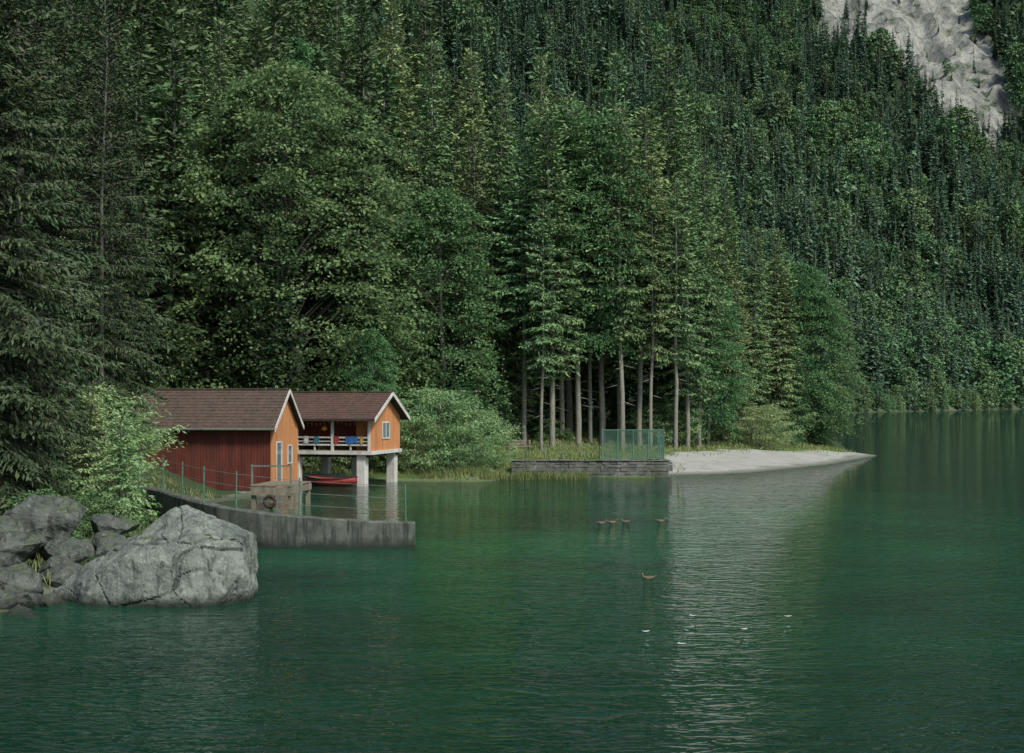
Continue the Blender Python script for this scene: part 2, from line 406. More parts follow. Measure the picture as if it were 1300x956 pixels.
# ------------------------------------------------------------------ materials
bark = simple_mat('bark', (.115, .11, .085), (.27, .265, .215), 9, .9, (1, 1, .25), .6, .03)
barkd = simple_mat('beech_bark', (.045, .045, .035), (.11, .11, .085), 9, .9, (1, 1, .25), .6, .03)
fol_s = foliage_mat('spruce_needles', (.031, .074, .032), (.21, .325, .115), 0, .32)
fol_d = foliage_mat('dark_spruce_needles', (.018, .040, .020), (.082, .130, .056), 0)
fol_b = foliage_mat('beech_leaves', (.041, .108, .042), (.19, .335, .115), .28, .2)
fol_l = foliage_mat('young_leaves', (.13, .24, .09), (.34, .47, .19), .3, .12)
fol_f = foliage_mat('far_needles_hazed', (.031, .074, .045), (.135, .235, .125), 0, .38)  # mild distance haze is mixed into this needle colour as a bluer tone
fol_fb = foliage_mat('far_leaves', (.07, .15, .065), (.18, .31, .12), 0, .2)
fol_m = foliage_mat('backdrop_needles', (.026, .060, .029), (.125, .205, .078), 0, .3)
fol_g = foliage_mat('grass_blades', (.10, .15, .045), (.27, .32, .11), .25, .2)

# ------------------------------------------------------------------ tree meshes
SP = {
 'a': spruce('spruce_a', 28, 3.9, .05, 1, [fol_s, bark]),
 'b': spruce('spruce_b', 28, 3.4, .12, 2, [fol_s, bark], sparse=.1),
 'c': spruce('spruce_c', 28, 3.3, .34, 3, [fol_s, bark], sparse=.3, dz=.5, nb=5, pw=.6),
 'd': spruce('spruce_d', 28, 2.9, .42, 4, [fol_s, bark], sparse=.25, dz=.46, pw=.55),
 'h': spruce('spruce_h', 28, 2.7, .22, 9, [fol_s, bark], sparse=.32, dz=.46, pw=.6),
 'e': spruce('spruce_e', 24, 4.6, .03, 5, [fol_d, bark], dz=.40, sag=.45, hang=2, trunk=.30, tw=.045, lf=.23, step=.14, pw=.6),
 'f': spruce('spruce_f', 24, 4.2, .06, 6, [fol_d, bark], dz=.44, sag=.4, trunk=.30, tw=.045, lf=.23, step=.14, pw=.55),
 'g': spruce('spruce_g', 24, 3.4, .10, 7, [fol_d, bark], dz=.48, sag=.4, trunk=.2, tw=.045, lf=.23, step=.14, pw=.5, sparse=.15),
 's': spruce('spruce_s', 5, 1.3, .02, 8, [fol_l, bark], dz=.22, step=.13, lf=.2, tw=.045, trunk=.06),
}
BR = {
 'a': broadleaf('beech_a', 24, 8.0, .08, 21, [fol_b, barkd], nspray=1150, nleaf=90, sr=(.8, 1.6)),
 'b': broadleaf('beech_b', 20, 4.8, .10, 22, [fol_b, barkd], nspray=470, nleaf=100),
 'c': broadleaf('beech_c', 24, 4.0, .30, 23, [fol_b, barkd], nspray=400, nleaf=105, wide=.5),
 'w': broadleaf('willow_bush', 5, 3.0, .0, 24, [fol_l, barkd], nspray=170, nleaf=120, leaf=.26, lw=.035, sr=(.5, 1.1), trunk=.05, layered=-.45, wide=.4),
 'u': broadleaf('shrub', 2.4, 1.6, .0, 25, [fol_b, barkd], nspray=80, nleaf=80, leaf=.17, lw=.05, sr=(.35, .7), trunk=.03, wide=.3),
}
def tcoll(name, meshes):
    c = bpy.data.collections.new(name)
    for i, m in enumerate(meshes):
        o = bpy.data.objects.new(f'{name}_{i:02d}', m); c.objects.link(o)
    return c
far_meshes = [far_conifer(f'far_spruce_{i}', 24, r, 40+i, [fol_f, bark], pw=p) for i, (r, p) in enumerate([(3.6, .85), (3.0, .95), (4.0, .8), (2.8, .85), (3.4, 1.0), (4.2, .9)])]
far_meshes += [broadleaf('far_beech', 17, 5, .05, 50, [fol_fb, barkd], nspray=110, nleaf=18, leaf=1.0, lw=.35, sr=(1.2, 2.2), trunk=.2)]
mid_meshes = [spruce(f'mid_spruce_{i}', 28, r, .12, 60+i, [fol_m, bark], dz=.62, nb=6, step=.38, tw=.14, lf=.55, hang=1, trunk=.22, pw=p) for i, (r, p) in enumerate([(3.5, .85), (3.0, .95), (2.8, .8)])]
mid_meshes += [broadleaf('mid_beech', 21, 4.6, .15, 64, [fol_b, barkd], nspray=260, nleaf=55, leaf=.42, lw=.15)]

def scatter(name, pts, rz, sc, ix, coll):
    me = bpy.data.meshes.new(name); me.from_pydata([tuple(p) for p in pts], [], [])
    a = me.attributes.new('rz', 'FLOAT_VECTOR', 'POINT'); arr = np.zeros((len(pts), 3), np.float32); arr[:, 2] = rz
    arr[:, 0] = R0.normal(size=len(pts))*.025; a.data.foreach_set('vector', arr.ravel())
    a = me.attributes.new('sc', 'FLOAT_VECTOR', 'POINT'); a.data.foreach_set('vector', np.asarray(sc, np.float32).ravel())
    a = me.attributes.new('ix', 'INT', 'POINT'); a.data.foreach_set('value', np.asarray(ix, np.int32))
    ob = link(bpy.data.objects.new(name, me))
    ng = bpy.data.node_groups.new(name, 'GeometryNodeTree')
    ng.interface.new_socket('Geometry', in_out='INPUT', socket_type='NodeSocketGeometry')
    ng.interface.new_socket('Geometry', in_out='OUTPUT', socket_type='NodeSocketGeometry')
    gi = ng.nodes.new('NodeGroupInput'); go = ng.nodes.new('NodeGroupOutput')
    iop = ng.nodes.new('GeometryNodeInstanceOnPoints'); ci = ng.nodes.new('GeometryNodeCollectionInfo')
    ci.inputs['Collection'].default_value = coll; ci.inputs['Separate Children'].default_value = True; ci.inputs['Reset Children'].default_value = True
    def na(n, t):
        q = ng.nodes.new('GeometryNodeInputNamedAttribute'); q.data_type = t; q.inputs['Name'].default_value = n; return q.outputs[0]
    L = ng.links
    L.new(gi.outputs[0], iop.inputs['Points']); L.new(ci.outputs[0], iop.inputs['Instance'])
    iop.inputs['Pick Instance'].default_value = True
    L.new(na('ix', 'INT'), iop.inputs['Instance Index']); L.new(na('rz', 'FLOAT_VECTOR'), iop.inputs['Rotation']); L.new(na('sc', 'FLOAT_VECTOR'), iop.inputs['Scale'])
    L.new(iop.outputs[0], go.inputs[0])
    md = ob.modifiers.new('scatter', 'NODES'); md.node_group = ng
    return ob

# far mountain forest
sp = 6.3
gx, gy = np.meshgrid(np.arange(-140, 480, sp), np.arange(400, 1200, sp)); gx = gx.ravel(); gy = gy.ravel()
gx = gx+R0.uniform(-.8, .8, gx.size)*sp; gy = gy+R0.uniform(-.8, .8, gy.size)*sp
h, da, db, cm = height(gx, gy, True)
keep = (db > 1.0) & (gx/gy > -.13) & (gx/gy < .41) & ((cm < .35) | (R0.random(gx.size) < .06))
gx, gy, h, db, cm = gx[keep], gy[keep], h[keep], db[keep], cm[keep]
n = gx.size; s = (.66+.75*fbm(gx*.03, gy*.03, 3))*R0.choice([.45, .75, .9, 1.0, 1.1, 1.35], n)*R0.uniform(.85, 1.15, n)*np.where(cm > .2, .5, 1)
dec = R0.random(n) < (.05+.40*(vnoise(gx*.03+7, gy*.03) > .72)+.12*(db < 20))
ix = np.where(dec, 0, 1+R0.integers(0, 6, n))
# low shore fringe
fx = []; 
for (x1, y1), (x2, y2) in zip(LB[2:10], LB[3:11]):
    L_ = math.hypot(x2-x1, y2-y1)
    for k_ in range(int(L_/2.4)):
        t = k_*2.4/L_; fx.append((x1+(x2-x1)*t, y1+(y2-y1)*t))
fx = np.array(fx); fx = np.concatenate([fx+R0.normal(size=fx.shape)*1.5+np.array([-.7, .7])*k_ for k_ in (-3, 0, 3, 6)])
fh, fa, fb, fc = height(fx[:, 0], fx[:, 1], True); kk = (fb > -.3) & (fb < 9); fx = fx[kk]; fh = fh[kk]; nf = len(fx)
gx = np.concatenate([gx, fx[:, 0]]); gy = np.concatenate([gy, fx[:, 1]]); h = np.concatenate([h, fh])
s = np.concatenate([s, R0.uniform(.18, .5, nf)]); ix = np.concatenate([ix, R0.choice([0, 0, 1, 3], nf)]); n = gx.size
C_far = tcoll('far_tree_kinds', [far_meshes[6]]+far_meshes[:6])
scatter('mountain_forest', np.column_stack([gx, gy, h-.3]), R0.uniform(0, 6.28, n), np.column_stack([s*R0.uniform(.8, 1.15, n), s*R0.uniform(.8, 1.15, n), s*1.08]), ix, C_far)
print('far trees', n)

# ------------------------------------------------------------------ named trees (x, y, height, kind)
named = []
def tree(kind, x, y, Ht, rs=1.0, rot=None):
    isb = kind[0] == 'B'
    me = (BR if isb else SP)[kind[1]]
    nomH = {'Ba': 24, 'Bb': 20, 'Bc': 24, 'Bw': 5, 'Bu': 2.4}.get(kind, {'e': 24, 'f': 24, 'g': 24, 's': 5}.get(kind[1], 28))
    nm = {'Ba': 'beech_tree', 'Bb': 'beech_tree', 'Bc': 'beech_tree', 'Bw': 'willow_bush', 'Bu': 'shrub'}.get(kind, 'spruce_sapling' if kind == 'Ss' else 'spruce_tree')
    o = link(bpy.data.objects.new(nm, me)); k = Ht/nomH
    o.location = (x, y, H1(x, y)-.1); o.scale = (k*rs, k*rs, k); o.rotation_euler = (0, 0, random.uniform(0, 6.28) if rot is None else rot)
    if kind not in ('Bu', 'Ss'): named.append((x, y))
def treetop(kind, x, y, ztop, rs=1.0): tree(kind, x, y, ztop-H1(x, y), rs)
# dark trees on the left bank
for k, x, y, zt, rs in [('Se', -17.0, 46, 24, .85), ('Sf', -18.6, 54, 25, .85), ('Se', -21.0, 62, 25, .9), ('Sf', -22.0, 68, 26, .85), ('Se', -24, 52, 27, 1),
                        ('Sf', -27, 72, 30, 1), ('Se', -25, 80, 29, .9), ('Sg', -17.4, 60, 21, .78), ('Sg', -18.6, 66, 24, .85)]:
    treetop(k, x, y, zt, rs)
# middle
T = [('Ba', -15.2, 99, 28.3, 1.0), ('Sa', -22.6, 110, 34.6, 1.0), ('Bb', -26, 100, 27, 1.1), ('Sb', -21.5, 122, 40, 1), ('Sa', -28, 104, 33, 1),
     ('Sa', -15, 122, 40, 1), ('Sb', -11, 126, 41, 1), ('Sa', -6.5, 114, 34, .95), ('Bb', -5.2, 101, 20, .95), ('Sa', -8, 130, 42, 1), ('Sb', -3.6, 128, 37, 1),
     ('Sa', -.8, 107, 29.5, .9), ('Sh', -2.5, 104.5, 25, 1.0), ('Sb', 2.7, 130, 37, .8), ('Sh', 2.9, 102, 26.5, 1.1), ('Sd', 4.9, 104.5, 27, 1.15), ('Bc', 4.3, 108, 27.5, .95),
     ('Sd', .9, 103.5, 24, 1.1), ('Sd', 3.7, 106.5, 28, 1.05), ('Bc', 6.7, 105.2, 26, .8), ('Sd', 9.6, 107, 27, 1.1), ('Sc', 10.4, 104.8, 22.5, .9), ('Sh', 13.4, 108.5, 22, 1.1), ('Sd', 14.6, 110.5, 24, .95),
     ('Sc', 7.9, 104, 26.8, 1.0), ('Sb', 8.8, 125, 36, .9), ('Sd', 5.9, 107, 26, .9), ('Sa', 12.3, 113, 33.5, 1.05), ('Sb', 14.2, 116, 30.5, 1.0), ('Sc', 12.1, 105.5, 21.5, 1.1),
     ('Sc', 2.2, 100.5, 20, .9), ('Sh', 8.3, 111, 27, 1.1), ('Sa', 18.2, 121, 24.5, 1.0), ('Bb', 15.6, 113, 15, .8), ('Sb', 20.5, 134, 25.5, 1), ('Sb', 23.4, 125.5, 20.3, 1.15),
     ('Sh', 20.2, 119.5, 19.5, 1.2), ('Bb', 26.4, 129, 17.5, .85), ('Bb', 28.4, 130.5, 14.6, .95), ('Sa', 24.6, 126.5, 16.5, 1.0), ('Sb', 17.2, 116, 19, 1.05), ('Sh', 18.8, 117, 15, 1.2)]
for k, x, y, zt, rs in T: treetop(k, x, y, zt, rs)
# shrubs
tree('Bw', -4.6, 90, 5.2, 1.0); tree('Bw', -2.2, 92.5, 3.8, .9); tree('Bb', -9.0, 92, 9.0, .8); tree('Bw', -7.6, 90, 3.6, .9); tree('Bw', -6.0, 89, 3.4, .9); tree('Bw', -3.2, 89, 3.0, 1)
tree('Ss', -16.6, 55, 4.2, 1.0); tree('Ss', -17.2, 58, 3.2, 1.1); tree('Ss', -14.2, 50.5, 4.2, .95); tree('Bw', -14.6, 53.5, 1.6, .8)
tree('Bu', -13, 46, 1.4); tree('Bu', -12.6, 49.5, .9); tree('Bu', -14.5, 44, 1.8); tree('Bu', -13.6, 41.5, 1.0); tree('Bu', -15.2, 47.5, 2.2)

# near forest backfill
C_near = tcoll('near_tree_kinds', mid_meshes)
sp = 5.0
gx, gy = np.meshgrid(np.arange(-90, 42, sp), np.arange(42, 250, sp)); gx = gx.ravel(); gy = gy.ravel()
gx = gx+R0.uniform(-.45, .45, gx.size)*sp; gy = gy+R0.uniform(-.45, .45, gy.size)*sp
h, da, db, cm = height(gx, gy, True)
nm_ = np.array(named); dmin = np.min(np.hypot(gx[:, None]-nm_[None, :, 0], gy[:, None]-nm_[None, :, 1]), axis=1)
edge = np.where(gx > 10, 119+(gx-10)*.5, np.where(gx > -10, 110, 94))
keep = (da > 6) & (dmin > 3.4) & (gx/gy > -.44) & ((gy > edge) | ((gx < -24) & (gy > 42))) & (gy < 180)
gx, gy, h = gx[keep], gy[keep], h[keep]; n = gx.size
s = R0.uniform(.66, 1.04, n)*np.where(gx > 0, np.clip(.95-gx*.015, .55, 1), 1)
ix = R0.choice(4, n, p=[.35, .31, .21, .13])
scatter('forest', np.column_stack([gx, gy, h-.2]), R0.uniform(0, 6.28, n), np.column_stack([s, s, s]), ix, C_near)
print('near trees', n)
# undergrowth
C_u = tcoll('undergrowth_kinds', [BR['u'], BR['w'], SP['s']])
m = 800
gx = R0.uniform(-30, 33, m); gy = R0.uniform(40, 150, m); h, da, db, cm = height(gx, gy, True)
bd = sdist(gx, gy, BEACH)
edge = np.where(gx > 10, 108+(gx-10)*.75, np.where(gx > -6, 104, 90))
keep = (da > 2.0) & (bd < -1) & (((gy > edge) & (gy < edge+15)) | ((gx < -17.5) & (gy < 95) & (gx/gy < -.285)))
gx, gy, h = gx[keep], gy[keep], h[keep]; n = gx.size; s = R0.uniform(.35, 1.0, n)
scatter('undergrowth', np.column_stack([gx, gy, h-.1]), R0.uniform(0, 6.28, n), np.column_stack([s, s, s*.9]), R0.choice(3, n, p=[.70, .12, .18]), C_u)

# grass
def blades(name, cx, cy, cz, hmin, hmax, w, mat, lean=.35, up=0):
    n = len(cx); A = TreeAcc(); d = np.column_stack([R0.normal(size=n)*lean, R0.normal(size=n)*lean, np.ones(n)])
    d *= R0.uniform(hmin, hmax, n)[:, None]
    ang = R0.uniform(0, 3.14, n); wv = np.column_stack([np.cos(ang), np.sin(ang), np.zeros(n)])*w
    A.diamonds(np.column_stack([cx, cy, cz]), d, wv, np.clip(R0.normal(size=n)*.25+.5, 0, 1))
    return link(bpy.data.objects.new(name, A.mesh(name, [mat, bark])))
m = 60000; gx = R0.uniform(-14, 30, m); gy = R0.uniform(84, 128, m); h, da, db, cm = height(gx, gy, True); bd = sdist(gx, gy, BEACH)
keep = (da > .3) & ((bd < -.2) | ((bd < 2.0) & (R0.random(m) < .12))) & (gy < 116+(gx > 15)*14) & (fbm(gx*.5, gy*.5, 2) > .28)
blades('shore_grass', gx[keep], gy[keep], h[keep]-.03, .12, .42, .03, fol_g)
m = 5200; gx = R0.uniform(-5.5, 4.6, m); gy = 88.8-R0.random(m)**1.3*3.4; keep = (gy > 84.3) & (vnoise(gx*.9, gy*.9) > .3); gx, gy = gx[keep], gy[keep]
blades('reeds', gx, gy, np.maximum(height(gx, gy), 0)-.1, .25, .7, .02, fol_g, .2)
m = 9000; gx = R0.uniform(-22, -10, m); gy = R0.uniform(34, 70, m); h, da, db, cm = height(gx, gy, True); keep = da > .8
blades('bank_grass', gx[keep], gy[keep], h[keep]-.03, .15, .5, .02, fol_g)

# ------------------------------------------------------------------ generic building parts
def empty(name, loc=(0, 0, 0), rz=0):
    e = bpy.data.objects.new(name, None); link(e); e.location = loc; e.rotation_euler = (0, 0, rz); e.empty_display_size = .3; return e
class Geo:
    def __init__(s): s.v = []; s.f = []
    def box(s, x0, x1, y0, y1, z0, z1):
        k = len(s.v); s.v += [(x0, y0, z0), (x1, y0, z0), (x1, y1, z0), (x0, y1, z0), (x0, y0, z1), (x1, y0, z1), (x1, y1, z1), (x0, y1, z1)]
        s.f += [(k, k+3, k+2, k+1), (k+4, k+5, k+6, k+7), (k, k+1, k+5, k+4), (k+1, k+2, k+6, k+5), (k+2, k+3, k+7, k+6), (k+3, k, k+4, k+7)]
    def prism(s, poly, axis, a0, a1):
        k = len(s.v); n = len(poly)
        for a in (a0, a1):
            for p in poly: s.v.append((a, p[0], p[1]) if axis == 'x' else (p[0], a, p[1]))
        s.f.append(tuple(range(k+n-1, k-1, -1))); s.f.append(tuple(range(k+n, k+2*n)))
        for i in range(n): j = (i+1) % n; s.f.append((k+i, k+j, k+n+j, k+n+i))
    def beam(s, a, b, w, h=None):
        h = h or w; a = Vector(a); b = Vector(b); d = (b-a).normalized()
        up = Vector((0, 0, 1)) if abs(d.z) < .95 else Vector((1, 0, 0))
        u = d.cross(up).normalized()*w/2; q = u.cross(d).normalized()*h/2
        k = len(s.v)
        for p in (a, b):
            for su, sq in ((-1, -1), (1, -1), (1, 1), (-1, 1)): s.v.append(tuple(p+u*su+q*sq))
        s.f += [(k, k+1, k+2, k+3), (k+7, k+6, k+5, k+4)]+[(k+i, k+4+i, k+4+(i+1) % 4, k+(i+1) % 4) for i in range(4)]
    def cyl(s, a, b, r, sides=8):
        V, F = tube([a, b], [r, r], sides); k = len(s.v); s.v += [tuple(p) for p in V]; s.f += [tuple(int(i)+k for i in f) for f in F]
        s.f += [tuple(range(k, k+sides)), tuple(range(k+sides, k+2*sides))]
    def obj(s, name, mat, parent=None, bevel=0):
        me = bpy.data.meshes.new(name); me.from_pydata(s.v, [], s.f); me.materials.append(mat)
        bm = bmesh.new(); bm.from_mesh(me); bmesh.ops.recalc_face_normals(bm, faces=bm.faces); bm.to_mesh(me); bm.free()
        o = link(bpy.data.objects.new(name, me), parent)
        if bevel: md = o.modifiers.new('bevel', 'BEVEL'); md.width = bevel; md.segments = 1
        return o

red = simple_mat('red_boards', (.072, .018, .012), (.145, .038, .025), 3, .75, (1, 1, .15), .4, .01, dirt=(.055, .028, .02))
red2 = simple_mat('rust_boards', (.15, .04, .02), (.23, .07, .03), 3, .75, (1, 1, .15), .4, .01)
orange = simple_mat('orange_boards', (.42, .175, .065), (.55, .25, .10), 3, .7, (1, 1, .15), .3, .01, dirt=(.32, .14, .055))
white = simple_mat('white_paint', (.46, .45, .39), (.62, .61, .55), 5, .6, (1, 1, .4), .2, .005, dirt=(.32, .31, .25))
shing = simple_mat('roof_shingles', (.055, .037, .029), (.12, .085, .067), 5, .9, (1, 1, 1), .6, .02, dirt=(.055, .055, .035))
shing2 = simple_mat('roof_shingles_red', (.065, .038, .031), (.135, .08, .063), 5, .9, (1, 1, 1), .6, .02, dirt=(.06, .06, .038))
dark = simple_mat('dark_wood', (.025, .02, .015), (.06, .045, .03), 4, .8)
wood = simple_mat('weathered_wood', (.12, .10, .07), (.26, .23, .17), 6, .85, (1, 1, .3), .4, .01)
conc = simple_mat('concrete', (.12, .125, .10), (.28, .28, .24), 1.6, .9, (1, 1, .5), .6, .04, dirt=(.07, .085, .05))
glass = simple_mat('window_glass', (.10, .14, .16), (.16, .2, .22), 1, .08, spec=.8, bump=0)
greenm = simple_mat('green_metal', (.055, .13, .09), (.10, .20, .14), 5, .6)
steel = simple_mat('post_metal', (.10, .12, .10), (.2, .22, .19), 5, .5)

def roof(parent, x0, x1, yr, zr, yf, zf, yb, zb, mat, courses, seed, tag):
    rg = random.Random(seed); G = Geo()
    for (ye, ze) in ((yf, zf), (yb, zb)):
        for c in range(courses):
            a, b2 = c/courses, (c+1)/courses+.02
            ya, za = yr+(ye-yr)*a, zr+(ze-zr)*a; yc, zc = yr+(ye-yr)*min(b2, 1), zr+(ze-zr)*min(b2, 1)
            x = x0
            while x < x1-.01:
                w = min(rg.uniform(.22, .42), x1-x); o = rg.uniform(.015, .035)
                k = len(G.v)
                G.v += [(x, ya, za+.005), (x+w-.012, ya, za+.005), (x+w-.012, yc, zc+.03+o), (x, yc, zc+.03+o), (x, yc, zc+.005), (x+w-.012, yc, zc+.005)]
                G.f += [(k, k+1, k+2, k+3), (k+3, k+2, k+5, k+4)]
                x += w
    G.obj(tag+'_shingles', mat, parent)
    D = Geo()
    for (ye, ze) in ((yf, zf), (yb, zb)):
        D.prism([(yr, zr), (ye, ze), (ye, ze-.10), (yr, zr-.10)], 'x', x0+.01, x1-.01)
    D.obj(tag+'_deck', dark, parent)
    W = Geo()
    for (ye, ze) in ((yf, zf), (yb, zb)):
        W.prism([(yr, zr+.06), (ye, ze+.06), (ye, ze-.16), (yr, zr-.16)], 'x', x1, x1+.04)
    W.obj(tag+'_bargeboards', white, parent)
    K = Geo(); K.beam((x0, yr, zr+.05), (x1+.04, yr, zr+.05), .22, .07); K.obj(tag+'_ridge', mat, parent)

# --- red boathouse on the bank
th = math.radians(-6); hut = empty('red_boathouse', (-12.2, 72, 0), th)
G = Geo(); G.box(-8.5, -.03, .03, 4.87, -1.2, .36); G.obj('foundation', conc, hut)
sl = (5.42-3.42)/2.9
zroof = lambda y, yr=2.45, zr=5.42, s=sl: zr-abs(y-yr)*s-.12
G = Geo(); G.prism([(.05, .36), (4.85, .36), (4.85, zroof(4.85)), (2.45, zroof(2.45)), (.05, zroof(.05))], 'x', -8.45, -.05); G.obj('core', dark, hut)
G = Geo(); x = -8.5; rg = random.Random(3)
while x < -.1:
    w = .165; G.box(x, min(x+w-.014, -.02), -.0-rg.uniform(0, .018), .045, .30, zroof(0)); x += w
G.obj('side_wall_boards', red, hut)
G = Geo(); y = .0
while y < 4.88:
    w = .16; y1 = min(y+w-.012, 4.9)
    if y1-y > .03: G.prism([(y, .32), (y1, .32), (y1, zroof(y1)), (y, zroof(y))], 'x', -.045, rg.uniform(0, .015))
    y += w
G.obj('gable_boards', orange, hut)
G = Geo(); G.box(-.05, .05, -.06, .06, .3, zroof(0)); G.box(-.05, .05, 4.84, 4.96, .3, zroof(4.9)); G.obj('corner_posts', orange, hut)
G = Geo()
for (y0, y1, z0, z1) in ((.75, .83, .45, 2.75), (1.72, 1.80, .45, 2.75), (.83, 1.72, 2.67, 2.75), (3.0, 3.06, 1.5, 2.5), (3.8, 3.86, 1.5, 2.5), (3.06, 3.8, 2.44, 2.5), (3.06, 3.8, 1.5, 1.56)): G.box(.016, .06, y0, y1, z0, z1)
G.obj('door_and_window_frames', white, hut)
G = Geo(); G.box(.016, .035, .83, 1.72, .45, 1.4); G.obj('door_panel', wood, hut)
G = Geo(); G.box(.016, .03, .83, 1.72, 1.4, 2.67); G.box(.016, .03, 3.06, 3.8, 1.56, 2.44); G.obj('glazing', glass, hut)
roof(hut, -8.8, .28, 2.45, 5.42, -.45, 3.42, 5.35, 3.42, shing, 13, 5, 'roof')
G = Geo(); G.cyl((-8.8, -.5, 3.4), (.28, -.5, 3.4), .05); G.obj('gutter', steel, hut)

# --- orange boathouse on stilts
th = math.radians(-16); h2 = empty('orange_stilt_boathouse', (-8.0, 80, 0), th)
zr2, ze2 = 5.3, 3.78; s2 = (zr2-ze2)/2.85
zf2 = lambda y: zr2-abs(y-2.35)*s2-.12
G = Geo(); G.box(-6.6, .12, -.12, 4.75, 1.78, 1.98); G.obj('floor_slab', white, h2)
G = Geo(); G.box(-6.5, .0, 0, 4.7, 1.985, 2.02); G.obj('deck_boards', wood, h2)
G = Geo(); y = 0
while y < 4.7:
    w = .17; y1 = min(y+w-.012, 4.7)
    if y1-y > .03: G.prism([(y, 1.9 if y > .1 else 1.99), (y1, 1.9 if y > .1 else 1.99), (y1, zf2(y1)), (y, zf2(y))], 'x', -.06, .02+rg.uniform(0, .012))
    y += w
G.obj('gable_boards', orange, h2)
G = Geo(); x = -6.5
while x < -.1: G.box(x, min(x+.17, -.07), 1.95-rg.uniform(0, .01), 2.0, 2.02, zf2(2.0)); x += .18
G.obj('loggia_back_wall', red2, h2)
G = Geo(); G.box(-1.25, -.08, 1.0, 1.9, 2.02, 3.9); G.obj('inner_partition', orange, h2)
G = Geo(); G.prism([(2.0, 2.02), (4.65, 2.02), (4.65, zf2(4.65)), (2.35, zf2(2.35)), (2.0, zf2(2.0))], 'x', -6.5, -.07); G.obj('room_core', red2, h2)
G = Geo()
for xx in (-.06, -2.3, -4.5, -6.45): G.box(xx-.07, xx+.07, -.07, .07, 1.985, zf2(0))
G.box(-6.5, 0, -.055, .055, zf2(0)-.16, zf2(0)-.02)
G.obj('loggia_posts', white, h2)
G = Geo()
for z in (2.28, 2.70): G.box(-6.4, -.14, -.045, .0, z, z+.09)
for xx in (-1.2, -3.4, -5.5): G.box(xx-.04, xx+.04, .002, .07, 2.0, 2.78)
for z in (2.3,): G.box(-6.4, -.14, -.03, -.005, z+.2, z+.25)
G.obj('railing', white, h2)
G = Geo()
for (xx, yy, ww) in ((-.6, .32, .26), (-.35, 4.35, .26), (-4.6, .32, .2), (-4.6, 4.35, .24), (-2.6, 4.35, .24), (-6.3, .3, .22)): G.box(xx-ww, xx+ww, yy-ww, yy+ww, -1.5, 1.775)
G.obj('stilts', white, h2, .02)
G = Geo()
G.box(-6.5, 0, .2, .44, 1.62, 1.776); G.box(-6.5, 0, 4.25, 4.45, 1.62, 1.776); G.obj('floor_beams', dark, h2)
G = Geo()
for (y0, y1, z0, z1) in ((1.72, 1.80, 2.62, 3.62), (2.82, 2.90, 2.62, 3.62), (1.80, 2.82, 3.54, 3.62), (1.80, 2.82, 2.62, 2.70), (2.28, 2.34, 2.70, 3.54)): G.box(.035, .08, y0, y1, z0, z1)
G.obj('window_frame', white, h2)
G = Geo(); G.box(.035, .05, 1.80, 2.82, 2.70, 3.54); G.obj('window_pane', glass, h2)
roof(h2, -6.9, .46, 2.35, zr2, -.5, ze2, 5.2, ze2, shing2, 12, 8, 'roof')
G = Geo()
for i in range(5): G.box(-5.0+i*.02, -3.2, .5+i*.22, .5+i*.22+.18, 2.42, 2.47)
G.box(-4.9, -4.8, .5, 1.5, 2.02, 2.42); G.box(-3.4, -3.3, .5, 1.5, 2.02, 2.42); G.obj('terrace_table', wood, h2)
# draped towels and cushions on the railing, string of pennants
def flat_mat(name, c): return simple_mat(name, tuple(k*.7 for k in c), c, 8, .9)
cl = [('towel_red', (.35, .05, .04), -2.05, .34), ('towel_blue', (.04, .13, .32), -1.1, .75), ('towel_teal', (.05, .16, .2), -3.25, .3), ('towel_white', (.5, .5, .46), -3.9, .28), ('towel_ochre', (.42, .28, .07), -.5, .2)]
for nm, c_, x0_, w_ in cl:
    G = Geo(); k_ = len(G.v); nseg = 7
    for i in range(nseg):
        xx = x0_-w_/2+w_*i/(nseg-1); wv_ = .012*math.sin(i*2.1)
        G.v += [(xx, .03, 2.55+.02*math.sin(i)), (xx, .015, 2.815), (xx, -.065+wv_*.3, 2.81), (xx, -.075+wv_, 2.40-.05*math.sin(i*1.3+x0_))]
    for i in range(nseg-1):
        for j in range(3): G.f.append((i*4+j, i*4+j+1, (i+1)*4+j+1, (i+1)*4+j))
    G.obj(nm, flat_mat(nm+'_cloth', c_), h2)
G = Geo(); G2 = Geo()
pr_ = None
for i in range(17):
    t = i/16; xx = -4.4+t*2.1*2; zz_ = 3.72-.16*math.sin(math.pi*((t*2) % 1.0001)); q_ = (xx, .1, zz_)
    if pr_: G2.cyl(pr_, q_, .008, 4)
    if 0 < i < 16: G.prism([(xx-.06, zz_), (xx+.06, zz_), (xx, zz_-.17)], 'y', .095, .105)
    pr_ = q_
G.obj('pennants', flat_mat('pennant_cloth', (.45, .18, .14)), h2); G2.obj('pennant_string', dark, h2)
# lantern
def sphere(name, loc, r, mat, parent=None, sc=(1, 1, 1)):
    bm = bmesh.new(); bmesh.ops.create_uvsphere(bm, u_segments=16, v_segments=10, radius=r)
    for vv in bm.verts: vv.co = Vector((vv.co.x*sc[0], vv.co.y*sc[1], vv.co.z*sc[2]))+Vector(loc)
    for f in bm.faces: f.smooth = True
    me = bpy.data.meshes.new(name); bm.to_mesh(me); bm.free(); me.materials.append(mat); return link(bpy.data.objects.new(name, me), parent)
lant = simple_mat('orange_paper', (.8, .25, .03), (.9, .33, .05), 5, .6)
sphere('hanging_lantern', (-3.0, .45, 3.25), .17, lant, h2, (1, 1, .8))
G = Geo(); G.cyl((-3.0, .45, 3.35), (-3.0, .45, 4.0), .012, 5); G.obj('lantern_cord', dark, h2)

